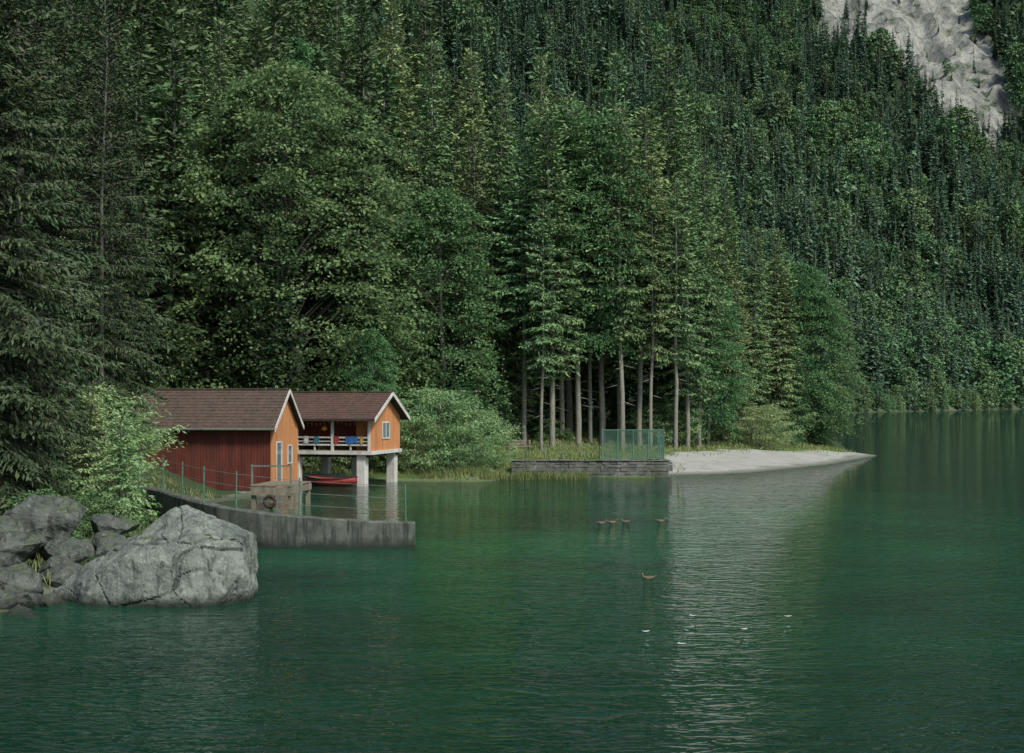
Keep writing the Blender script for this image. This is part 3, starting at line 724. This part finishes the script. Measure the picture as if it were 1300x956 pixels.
# boats
def boat(name, loc, rz, L, Wd, Hd, mat, rim, tilt=0):
    e = empty(name, loc, rz); e.rotation_euler[0] = tilt
    A = []; n = 15; m = 9
    for i in range(n):
        t = i/(n-1)*2-1; w = Wd/2*(1-abs(t)**2.6)+.01; sh = .25*Hd*t*t
        for j in range(m):
            a = math.pi*j/(m-1); A.append((t*L/2, -w*math.cos(a), Hd+sh-(Hd*(1-.3*t*t))*math.sin(a)**.7))
    F = [(i*m+j, i*m+j+1, (i+1)*m+j+1, (i+1)*m+j) for i in range(n-1) for j in range(m-1)]
    me = bpy.data.meshes.new('hull'); me.from_pydata(A, [], F); me.materials.append(mat)
    for p in me.polygons: p.use_smooth = True
    o = link(bpy.data.objects.new('hull', me), e); md = o.modifiers.new('s', 'SOLIDIFY'); md.thickness = .03
    G = Geo()
    for j in (0, m-1):
        for i in range(n-1): G.beam(A[i*m+j], A[(i+1)*m+j], .06, .05)
    for t in (-.4, .1, .5): x = t*L/2; G.box(x-.1, x+.1, -Wd*.42, Wd*.42, Hd*.7, Hd*.7+.03)
    G.obj('gunwale_and_seats', rim, e); return e
redb = simple_mat('red_boat_paint', (.22, .03, .03), (.32, .05, .04), 4, .5)
greyb = simple_mat('grey_boat_paint', (.12, .13, .13), (.2, .21, .2), 4, .5)
boat('rowing_boat', (-10.3, 80.6, -.08), -.25, 3.2, 1.15, .5, redb, dark)
boat('rowing_boat', (-11.4, 82.6, -.05), -.15, 3.4, 1.2, .55, greyb, wood)

# landing in front of the red boathouse
ld = empty('wooden_landing', (-10.6, 65.2, 0), math.radians(-8))
G = Geo()
for i in range(9): G.box(-.95, .95, -1.6+i*.36, -1.6+i*.36+.34, 1.02, 1.08)
G.obj('deck_planks', wood, ld)
G = Geo()
for x in (-.85, .0, .85):
    for y in (-1.4, 1.4): G.box(x-.09, x+.09, y-.09, y+.09, -1, 1.015)
G.obj('piles', wood, ld)
G = Geo(); G.box(-.93, .93, -1.62, -1.58, .62, .98); G.box(.93, .97, -1.6, 1.6, .7, .98); G.obj('skirt_boards', wood, ld)
G = Geo()
for x in (-.9, .9): G.box(x-.04, x+.04, -1.55, -1.47, 1.08, 2.0)
G.box(-.9, .9, -1.54, -1.50, 1.9, 1.97); G.obj('handrail', steel, ld)
me = bpy.data.meshes.new('tyre')
vv = []; ff = []
for i in range(20):
    a = i/20*6.283
    for j in range(8):
        b2 = j/8*6.283; rr = .24+.08*math.cos(b2); vv.append((rr*math.cos(a), .08*math.sin(b2)-1.74, rr*math.sin(a)+.35))
for i in range(20):
    for j in range(8): ff.append((i*8+j, i*8+(j+1) % 8, ((i+1) % 20)*8+(j+1) % 8, ((i+1) % 20)*8+j))
me.from_pydata(vv, [], ff); me.materials.append(dark); link(bpy.data.objects.new('fender_tyre', me), ld)

# jetty wall
JW = [(-3.2, 46.9, .86), (-5.8, 46.6, 1.0), (-8.3, 46.8, 1.2), (-10.2, 47.8, 1.38), (-11.6, 49.6, 1.5), (-13.2, 52.5, 1.6), (-15.5, 56, 1.6)]
P2 = []
for i in range(len(JW)-1):
    for k2 in range(8): t = k2/8; P2.append([JW[i][c]*(1-t)+JW[i+1][c]*t for c in range(3)])
P2.append(list(JW[-1])); P2 = np.array(P2)
for _ in range(3): P2[1:-1] = (P2[:-2]+P2[1:-1]*2+P2[2:])/4
G = Geo(); tw_ = .42
for i in range(len(P2)):
    a = P2[max(i-1, 0)]; c = P2[min(i+1, len(P2)-1)]; d = (c-a)[:2]; d /= np.linalg.norm(d); nn = np.array([-d[1], d[0]])
    x, y, z = P2[i]; z += random.uniform(-.012, .012)
    for sx_, zz_ in ((.0, -2), (0, z-.04), (-.05, z), (-tw_, z), (-tw_, -2)):
        G.v.append((x-nn[0]*sx_*-1, y-nn[1]*sx_*-1, zz_))
for i in range(len(P2)-1):
    for j in range(4): G.f.append((i*5+j, i*5+j+1, (i+1)*5+j+1, (i+1)*5+j))
G.f.append((4, 3, 2, 1, 0)); kk = (len(P2)-1)*5; G.f.append((kk, kk+1, kk+2, kk+3, kk+4))
mj, nt, out = new_mat('jetty_concrete'); v = coords(nt)
sx = N(nt, 'ShaderNodeSeparateXYZ'); nt.links.new(v, sx.inputs[0])
f = noise_tex(nt, v, 2.5, 8, .7); fs = noise_tex(nt, coords(nt, (3, 3, .35)), 1.5, 6, .7)
c = mixc(nt, ramp(nt, f, .3, .7), (.055, .064, .048), (.135, .145, .115)); c = mixc(nt, ramp(nt, fs, .46, .60), c, (.028, .034, .024))
mm = N(nt, 'ShaderNodeMath', operation='ADD'); nt.links.new(sx.outputs[2], mm.inputs[0]); nt.links.new(madd(f, .5), mm.inputs[1])
c = mixc(nt, ramp(nt, mm.outputs[0], .35, .68, (1, 1, 1), (0, 0, 0)), c, (.014, .025, .014))
b = N(nt, 'ShaderNodeBsdfPrincipled', Roughness=.9); nt.links.new(c, b.inputs['Base Color'])
bp = N(nt, 'ShaderNodeBump', Strength=.7, Distance=.05); nt.links.new(f, bp.inputs['Height']); nt.links.new(bp.outputs[0], b.inputs['Normal']); nt.links.new(b.outputs[0], out.inputs[0])
G.obj('jetty_wall', mj)
wf = empty('wire_fence')
G = Geo(); Wr = Geo(); idx = [1, 12, 20, 26, 32, 38, 44]; tops = []
for i in idx:
    x, y, z = P2[i]; y += .22; G.cyl((x, y, z-.1), (x+random.uniform(-.03, .03), y, z+1.25), .028, 6); tops.append((x, y, z))
for hgt in (.35, .75, 1.15):
    for a, c2 in zip(tops[:-1], tops[1:]): Wr.cyl((a[0], a[1], a[2]+hgt), (c2[0], c2[1], c2[2]+hgt), .007, 4)
G.obj('posts', greenm, wf); Wr.obj('wires', steel, wf)

# retaining wall of stones
sw = empty('stone_retaining_wall'); rg = random.Random(9); G = Geo()
G.box(.0, 9.75, 89.16, 89.55, -1, 1.0)
G.obj('wall_body', dark, sw)
stone = simple_mat('wall_stone', (.065, .07, .056), (.20, .20, .17), 1.6, .9, (1, 1, 1), .8, .05, dirt=(.05, .07, .038))
for face in range(2):
    G = Geo(); z = -.2; row = 0
    while z < 1.0:
        hgt = rg.uniform(.13, .28); x = 0 if face == 0 else 89.2; x1 = 9.8 if face == 0 else 93.2
        while x < x1:
            w = rg.uniform(.18, .62); pr = rg.uniform(.0, .06); zj = rg.uniform(-.02, .02)
            if face == 0: G.box(x, x+w-.015, 89.08-pr, 89.2, z+zj, min(z+zj+hgt-.015, 1.02))
            else: G.box(9.7, 9.82+pr, x, x+w-.015, z+zj, min(z+zj+hgt-.015, 1.02))
            x += w
        z += hgt
    G.obj('stone_courses', stone, sw, .03)
G = Geo(); x = 0
while x < 9.7: w = rg.uniform(.4, .9); G.box(x, x+w-.02, 89.0-rg.uniform(0, .05), 89.62, 1.024, 1.07+rg.uniform(0, .06)); x += w
G.box(9.3, 9.9, 89.63, 93, 1.024, 1.10)
G.obj('coping', stone, sw, .03)
# green mesh fence on the wall
mf = empty('mesh_fence'); G = Geo()
xa, xb = 5.7, 9.6; y0 = 89.75; zb, zt = 1.0, 2.95
for i in range(5): x = xa+(xb-xa)*i/4; G.cyl((x, y0, .9), (x, y0, zt+(.15 if i in (0, 4) else 0)), .045, 6)
for i in range(3): G.cyl((xb, y0+1.2*(i+1), .9), (xb, y0+1.2*(i+1), zt), .045, 6)
G.cyl((xa, y0, zt), (xb, y0, zt), .035, 5); G.cyl((xa, y0, 1.15), (xb, y0, 1.15), .03, 5); G.cyl((xb, y0, zt), (xb, y0+3.6, zt), .035, 5)
G.obj('posts', greenm, mf)
G = Geo(); nn = 40
for i in range(-18, nn):
    for sg in (1, -1):
        x0_ = xa+i*.11; x1_ = x0_+(zt-1.15)
        a = (x0_, 1.15); b_ = (x1_, zt)
        if sg < 0: a, b_ = (x0_, zt), (x1_, 1.15)
        t0 = max(0, (xa-x0_)/(x1_-x0_)); t1 = min(1, (xb-x0_)/(x1_-x0_))
        if t1 > t0: G.beam((a[0]+(b_[0]-a[0])*t0, y0, a[1]+(b_[1]-a[1])*t0), (a[0]+(b_[0]-a[0])*t1, y0, a[1]+(b_[1]-a[1])*t1), .018)
G.obj('netting', greenm, mf)
pf = empty('post_fence'); G = Geo(); pr = None
for i in range(6):
    x = -.2+i*1.15; G.cyl((x, 90, .8), (x, 90, 2.0), .03, 6)
G.cyl((-.2, 90, 1.95), (5.55, 90, 1.95), .012, 4); G.cyl((-.2, 90, 1.5), (5.55, 90, 1.5), .012, 4); G.obj('posts_and_wires', steel, pf)
# bench
bx_, by_ = .4, 99.5; bz = H1(bx_, by_); bn = empty('park_bench', (bx_, by_, bz), .1)
G = Geo()
for i in range(3): G.box(-.95, .95, -.25+i*.17, -.25+i*.17+.14, .42, .46)
G.obj('seat', wood, bn)
G = Geo()
for i in range(2): G.box(-.95, .95, .27+i*.03, .30+i*.03, .58+i*.18, .71+i*.18)
G.obj('backrest', wood, bn)
G = Geo()
for x in (-.75, .75): G.box(x-.05, x+.05, -.2, -.12, -.1, .415); G.box(x-.05, x+.05, .2, .265, -.1, .9); G.box(x-.05, x+.05, -.12, .2, .3, .38)
G.obj('legs', dark, bn)

# ------------------------------------------------------------------ rocks
def rock_mat(name, k, moss):
    m_, nt, out = new_mat(name); v = coords(nt, which='Object')
    g = nt.nodes.new('ShaderNodeNewGeometry'); sx = N(nt, 'ShaderNodeSeparateXYZ'); nt.links.new(g.outputs['Normal'], sx.inputs[0])
    sp_ = N(nt, 'ShaderNodeSeparateXYZ'); nt.links.new(g.outputs['Position'], sp_.inputs[0])
    S = lambda c: tuple(q*k for q in c)
    f1 = noise_tex(nt, v, 1.3, 10, .7, .5); f2 = noise_tex(nt, v, 7, 8, .7); f3 = noise_tex(nt, coords(nt, (2.2, 2.2, .5)), 1.4, 6, .7, .6)
    c = mixc(nt, ramp(nt, f1, .38, .62), S((.10, .12, .095)), S((.25, .275, .23)))
    c = mixc(nt, ramp(nt, f2, .57, .68), c, S((.38, .40, .345)))
    c = mixc(nt, ramp(nt, f3, .52, .64), c, S((.065, .078, .06)))
    c = mixc(nt, ramp(nt, f2, .30, .42, (1, 1, 1), (0, 0, 0)), c, S((.035, .042, .03)))
    up = N(nt, 'ShaderNodeMath', operation='MULTIPLY'); nt.links.new(sx.outputs[2], up.inputs[0]); nt.links.new(f1, up.inputs[1])
    c = mixc(nt, ramp(nt, up.outputs[0], moss, moss+.1), c, (.06, .09, .03))
    wl = ramp(nt, sp_.outputs[2], .05, .30, (1, 1, 1), (0, 0, 0))
    c = mixc(nt, wl, c, (.025, .032, .022))
    b = N(nt, 'ShaderNodeBsdfPrincipled', Roughness=.9); b.inputs['Specular IOR Level'].default_value = .25; nt.links.new(c, b.inputs['Base Color'])
    bp = N(nt, 'ShaderNodeBump', Strength=1, Distance=.06); nt.links.new(f2, bp.inputs['Height'])
    bp2 = N(nt, 'ShaderNodeBump', Strength=.6, Distance=.12); nt.links.new(f3, bp2.inputs['Height']); nt.links.new(bp.outputs[0], bp2.inputs['Normal'])
    nt.links.new(bp2.outputs[0], b.inputs['Normal']); nt.links.new(b.outputs[0], out.inputs[0]); return m_
mr_big = rock_mat('boulder_rock', .95, .50); mr_small = rock_mat('shore_rock_mat', .52, .42)

def rock(name, loc, pts, rz=0, sc=(1, 1, 1), cuts=5, amp=.10, seed=0, chips=16, mat=None, crack=1.0):
    bm = bmesh.new()
    for p in pts: bm.verts.new((p[0]*sc[0], p[1]*sc[1], p[2]*sc[2]))
    r = bmesh.ops.convex_hull(bm, input=bm.verts)
    bmesh.ops.delete(bm, geom=list({e for e in r['geom_interior'] if isinstance(e, bmesh.types.BMVert)}), context='VERTS')
    size = max(v.co.length for v in bm.verts)
    bmesh.ops.triangulate(bm, faces=bm.faces)
    for _ in range(cuts):
        le = [e for e in bm.edges if e.calc_length() > .026*size]
        if not le: break
        bmesh.ops.subdivide_edges(bm, edges=le, cuts=1); bmesh.ops.triangulate(bm, faces=bm.faces)
    bm.normal_update(); o3 = Vector((seed*7.3, seed*3.1, seed)); rg = random.Random(seed)
    for v_ in bm.verts:
        p = v_.co/size*2.2+o3; v_.co += v_.normal*(mnoise.fractal(p, 1, 2, 3)*.05*size)
    for k in range(chips):
        nrm = Vector((rg.gauss(0, 1), rg.gauss(0, 1), abs(rg.gauss(0, .8)))).normalized()
        sup = max(v_.co.dot(nrm) for v_ in bm.verts); c_ = sup*rg.uniform(.88, .97)
        for v_ in bm.verts:
            e_ = v_.co.dot(nrm)-c_
            if e_ > 0: v_.co -= nrm*e_
    bm.normal_update()
    for v_ in bm.verts:
        p = v_.co/size*3.2+o3
        d = mnoise.fractal(p*1.6, .8, 2.2, 6)*amp*size*.8
        rd = abs(mnoise.noise(p*.45+Vector((5, 1, 2)))); d -= max(0, .03-rd)*size*1.1*crack
        rd = abs(mnoise.noise(Vector((p.x*.5+p.z*.4, p.y*.5, p.z*.8))+Vector((15, 1, 2)))); d -= max(0, .022-rd)*size*1.1*crack
        v_.co += v_.normal*d
    me = bpy.data.meshes.new(name); bm.to_mesh(me); bm.free(); me.materials.append(mat)
    o = link(bpy.data.objects.new(name, me)); o.location = loc; o.rotation_euler = (0, 0, rz)
    return o
BIG = [(-2.85, -.9, -.6), (-2.8, -.6, .25), (-1.6, -1.5, .7), (-1.9, .6, .9), (-.6, -1.7, 1.25), (-.4, -.6, 1.95), (.55, .1, 2.45), (1.35, -.2, 2.3), (1.0, -1.5, 1.8),
       (2.3, -.9, 1.7), (2.35, .6, 1.7), (2.5, -.9, -.6), (1.2, -2.1, -.6), (2.35, -1.3, .9), (-.6, -2.3, -.6), (-1.8, -2.0, -.6), (1.9, 1.7, -.6), (-2.2, 1.6, -.6), (.3, 1.9, 1.2), (.3, -2.0, .7)]
rock('boulder', (-8.75, 35.8, 0), BIG, 0, (.94, .95, .93), amp=.022, seed=1, cuts=6, chips=8, mat=mr_big)
def rnd_pts(seed, n=14):
    rg = random.Random(seed); P = []
    for i in range(n):
        v_ = Vector((rg.gauss(0, 1), rg.gauss(0, 1), rg.gauss(0, 1))).normalized(); P.append((v_.x, v_.y, v_.z*.8))
    return P
RK = [(-11.9, 33.8, .1, .75, .7, .55), (-12.9, 33.2, .2, .7, .7, .6), (-12.5, 35.4, .35, .9, .8, .65), (-13.9, 35.3, .6, 1.0, .9, .75), (-11.2, 34.3, .0, .5, .45, .35), (-13.6, 41.0, 1.3, 1.6, 1.3, 1.1),
      (-12.1, 38.5, .75, .85, .8, .65), (-10.9, 38.8, .85, .65, .65, .55), (-13.4, 38, .95, .9, .9, .7), (-12.1, 43, 1.1, .8, .8, .6), (-11.5, 32.9, -.05, .45, .4, .3), (-12.6, 32.2, -.05, .5, .45, .3), (-10.6, 41, .6, .8, .8, .6),
      (-15, 37.5, 1.5, 1.2, 1.1, .8), (-11.5, 36.6, .4, .7, .6, .5), (-11.0, 32.3, -.12, .3, .3, .25), (-12.0, 31.4, -.1, .4, .35, .25), (-10.6, 33.2, -.1, .35, .3, .25), (-13.4, 32.0, .1, .6, .6, .45),
      (-13.1, 34.2, .35, .5, .5, .45), (-12.2, 34.5, .25, .35, .35, .3), (-14.2, 33.4, .5, .7, .6, .55), (-13.0, 36.6, .85, .55, .55, .5), (-12.0, 37.2, .6, .45, .45, .4), (-14.3, 39.3, 1.2, .8, .8, .7), (-11.4, 40.2, .9, .55, .5, .45), (-10.3, 43.4, .5, .6, .55, .6), (-9.9, 45, .1, .5, .5, .5)]
for i, (x, y, z, a, b_, c_) in enumerate(RK): rock('shore_rock', (x, y, z), rnd_pts(100+i), random.uniform(0, 6), (a*1.05, b_*1.05, c_*1.05), 4, .03, 10+i, 8, mr_small, .6)

# ------------------------------------------------------------------ ducks and floating leaves
dk = simple_mat('duck_feathers', (.07, .055, .035), (.17, .14, .10), 18, .8)
bill = simple_mat('duck_bill', (.3, .2, .05), (.4, .25, .06), 5, .5)
def duck(x, y, rz):
    e = empty('duck', (x, y, -.02), rz); e.scale = (.85, .85, .75)
    n = 14; m = 12; Vv = []; prof = [(-.25, .0, .13), (-.21, .03, .11), (-.16, .06, .09), (-.10, .085, .075), (-.03, .1, .065), (.05, .1, .06), (.11, .085, .065), (.15, .06, .09), (.17, .042, .14), (.175, .032, .17), (.185, .036, .20), (.2, .042, .225), (.22, .032, .23), (.245, .008, .225)]
    for i, (px, r, zc) in enumerate(prof):
        for j in range(m):
            a = j/m*6.283; Vv.append((px-(.03*math.sin(a) if i > 7 else 0), r*math.cos(a), zc+r*.85*math.sin(a)))
    Ff = [(i*m+j, i*m+(j+1) % m, (i+1)*m+(j+1) % m, (i+1)*m+j) for i in range(n-1) for j in range(m)]
    me = bpy.data.meshes.new('body'); me.from_pydata(Vv, [], Ff); me.materials.append(dk)
    for p in me.polygons: p.use_smooth = True
    link(bpy.data.objects.new('body', me), e)
    sphere('beak', (.27, 0, .215), .02, bill, e, (1.8, .9, .5))
    G = Geo(); G.prism([(-.31, .15), (-.2, .12), (-.2, .16)], 'y', -.03, .03); G.obj('tail', dk, e)
for x, y, r in [(3.55, 56.3, .1), (4.0, 56.6, .3), (4.55, 56.8, 2.9), (6.0, 57.2, .2), (3.75, 39.1, 3.0)]: duck(x, y, r)
lf_ = simple_mat('pale_leaf', (.4, .45, .4), (.6, .62, .58), 5, .6)
for x, y in [(2.85, 30.3), (3.45, 28.8), (4.15, 32.5), (5.0, 30.6), (6.3, 32.4)]:
    bm = bmesh.new(); k = 10
    vs = [bm.verts.new((math.cos(i/k*6.283)*.09*(1+.2*math.sin(i*2.3)), math.sin(i/k*6.283)*.05, .012+.01*math.cos(i/k*12.6))) for i in range(k)]
    bm.faces.new(vs); me = bpy.data.meshes.new('floating_leaf'); bm.to_mesh(me); bm.free(); me.materials.append(lf_)
    o = link(bpy.data.objects.new('floating_leaf', me)); o.location = (x, y, .008); o.rotation_euler[2] = random.uniform(-.5, .5)

# ------------------------------------------------------------------ light, camera
w = bpy.data.worlds.new('World'); scene.world = w; w.use_nodes = True; nt = w.node_tree
bg = nt.nodes['Background']; sky = nt.nodes.new('ShaderNodeTexSky'); sky.sky_type = 'NISHITA'; sky.sun_disc = False
el, az = math.radians(48), math.radians(140)
sky.sun_elevation = el; sky.sun_rotation = az; sky.altitude = 900; sky.dust_density = 3
nt.links.new(sky.outputs[0], bg.inputs[0]); bg.inputs[1].default_value = .15
sd = bpy.data.lights.new('sun', 'SUN'); sd.energy = 4.0; sd.angle = math.radians(12); sd.color = (1, .98, .92)
so = link(bpy.data.objects.new('sun', sd)); dirv = Vector((math.sin(az)*math.cos(el), math.cos(az)*math.cos(el), math.sin(el)))
so.rotation_euler = (-dirv).to_track_quat('-Z', 'Y').to_euler(); so.location = (30, -30, 60)
cd = bpy.data.cameras.new('camera'); cam = link(bpy.data.objects.new('camera', cd)); cam.location = (0, 0, 5); cam.rotation_euler = (math.radians(90), 0, 0)
cd.sensor_width = 36; cd.lens = 1800/1300*36; cd.shift_y = 27/1300; cd.clip_end = 6000; cd.clip_start = .1
scene.camera = cam
scene.view_settings.view_transform = 'Standard'; scene.view_settings.look = 'None'; scene.view_settings.exposure = 0
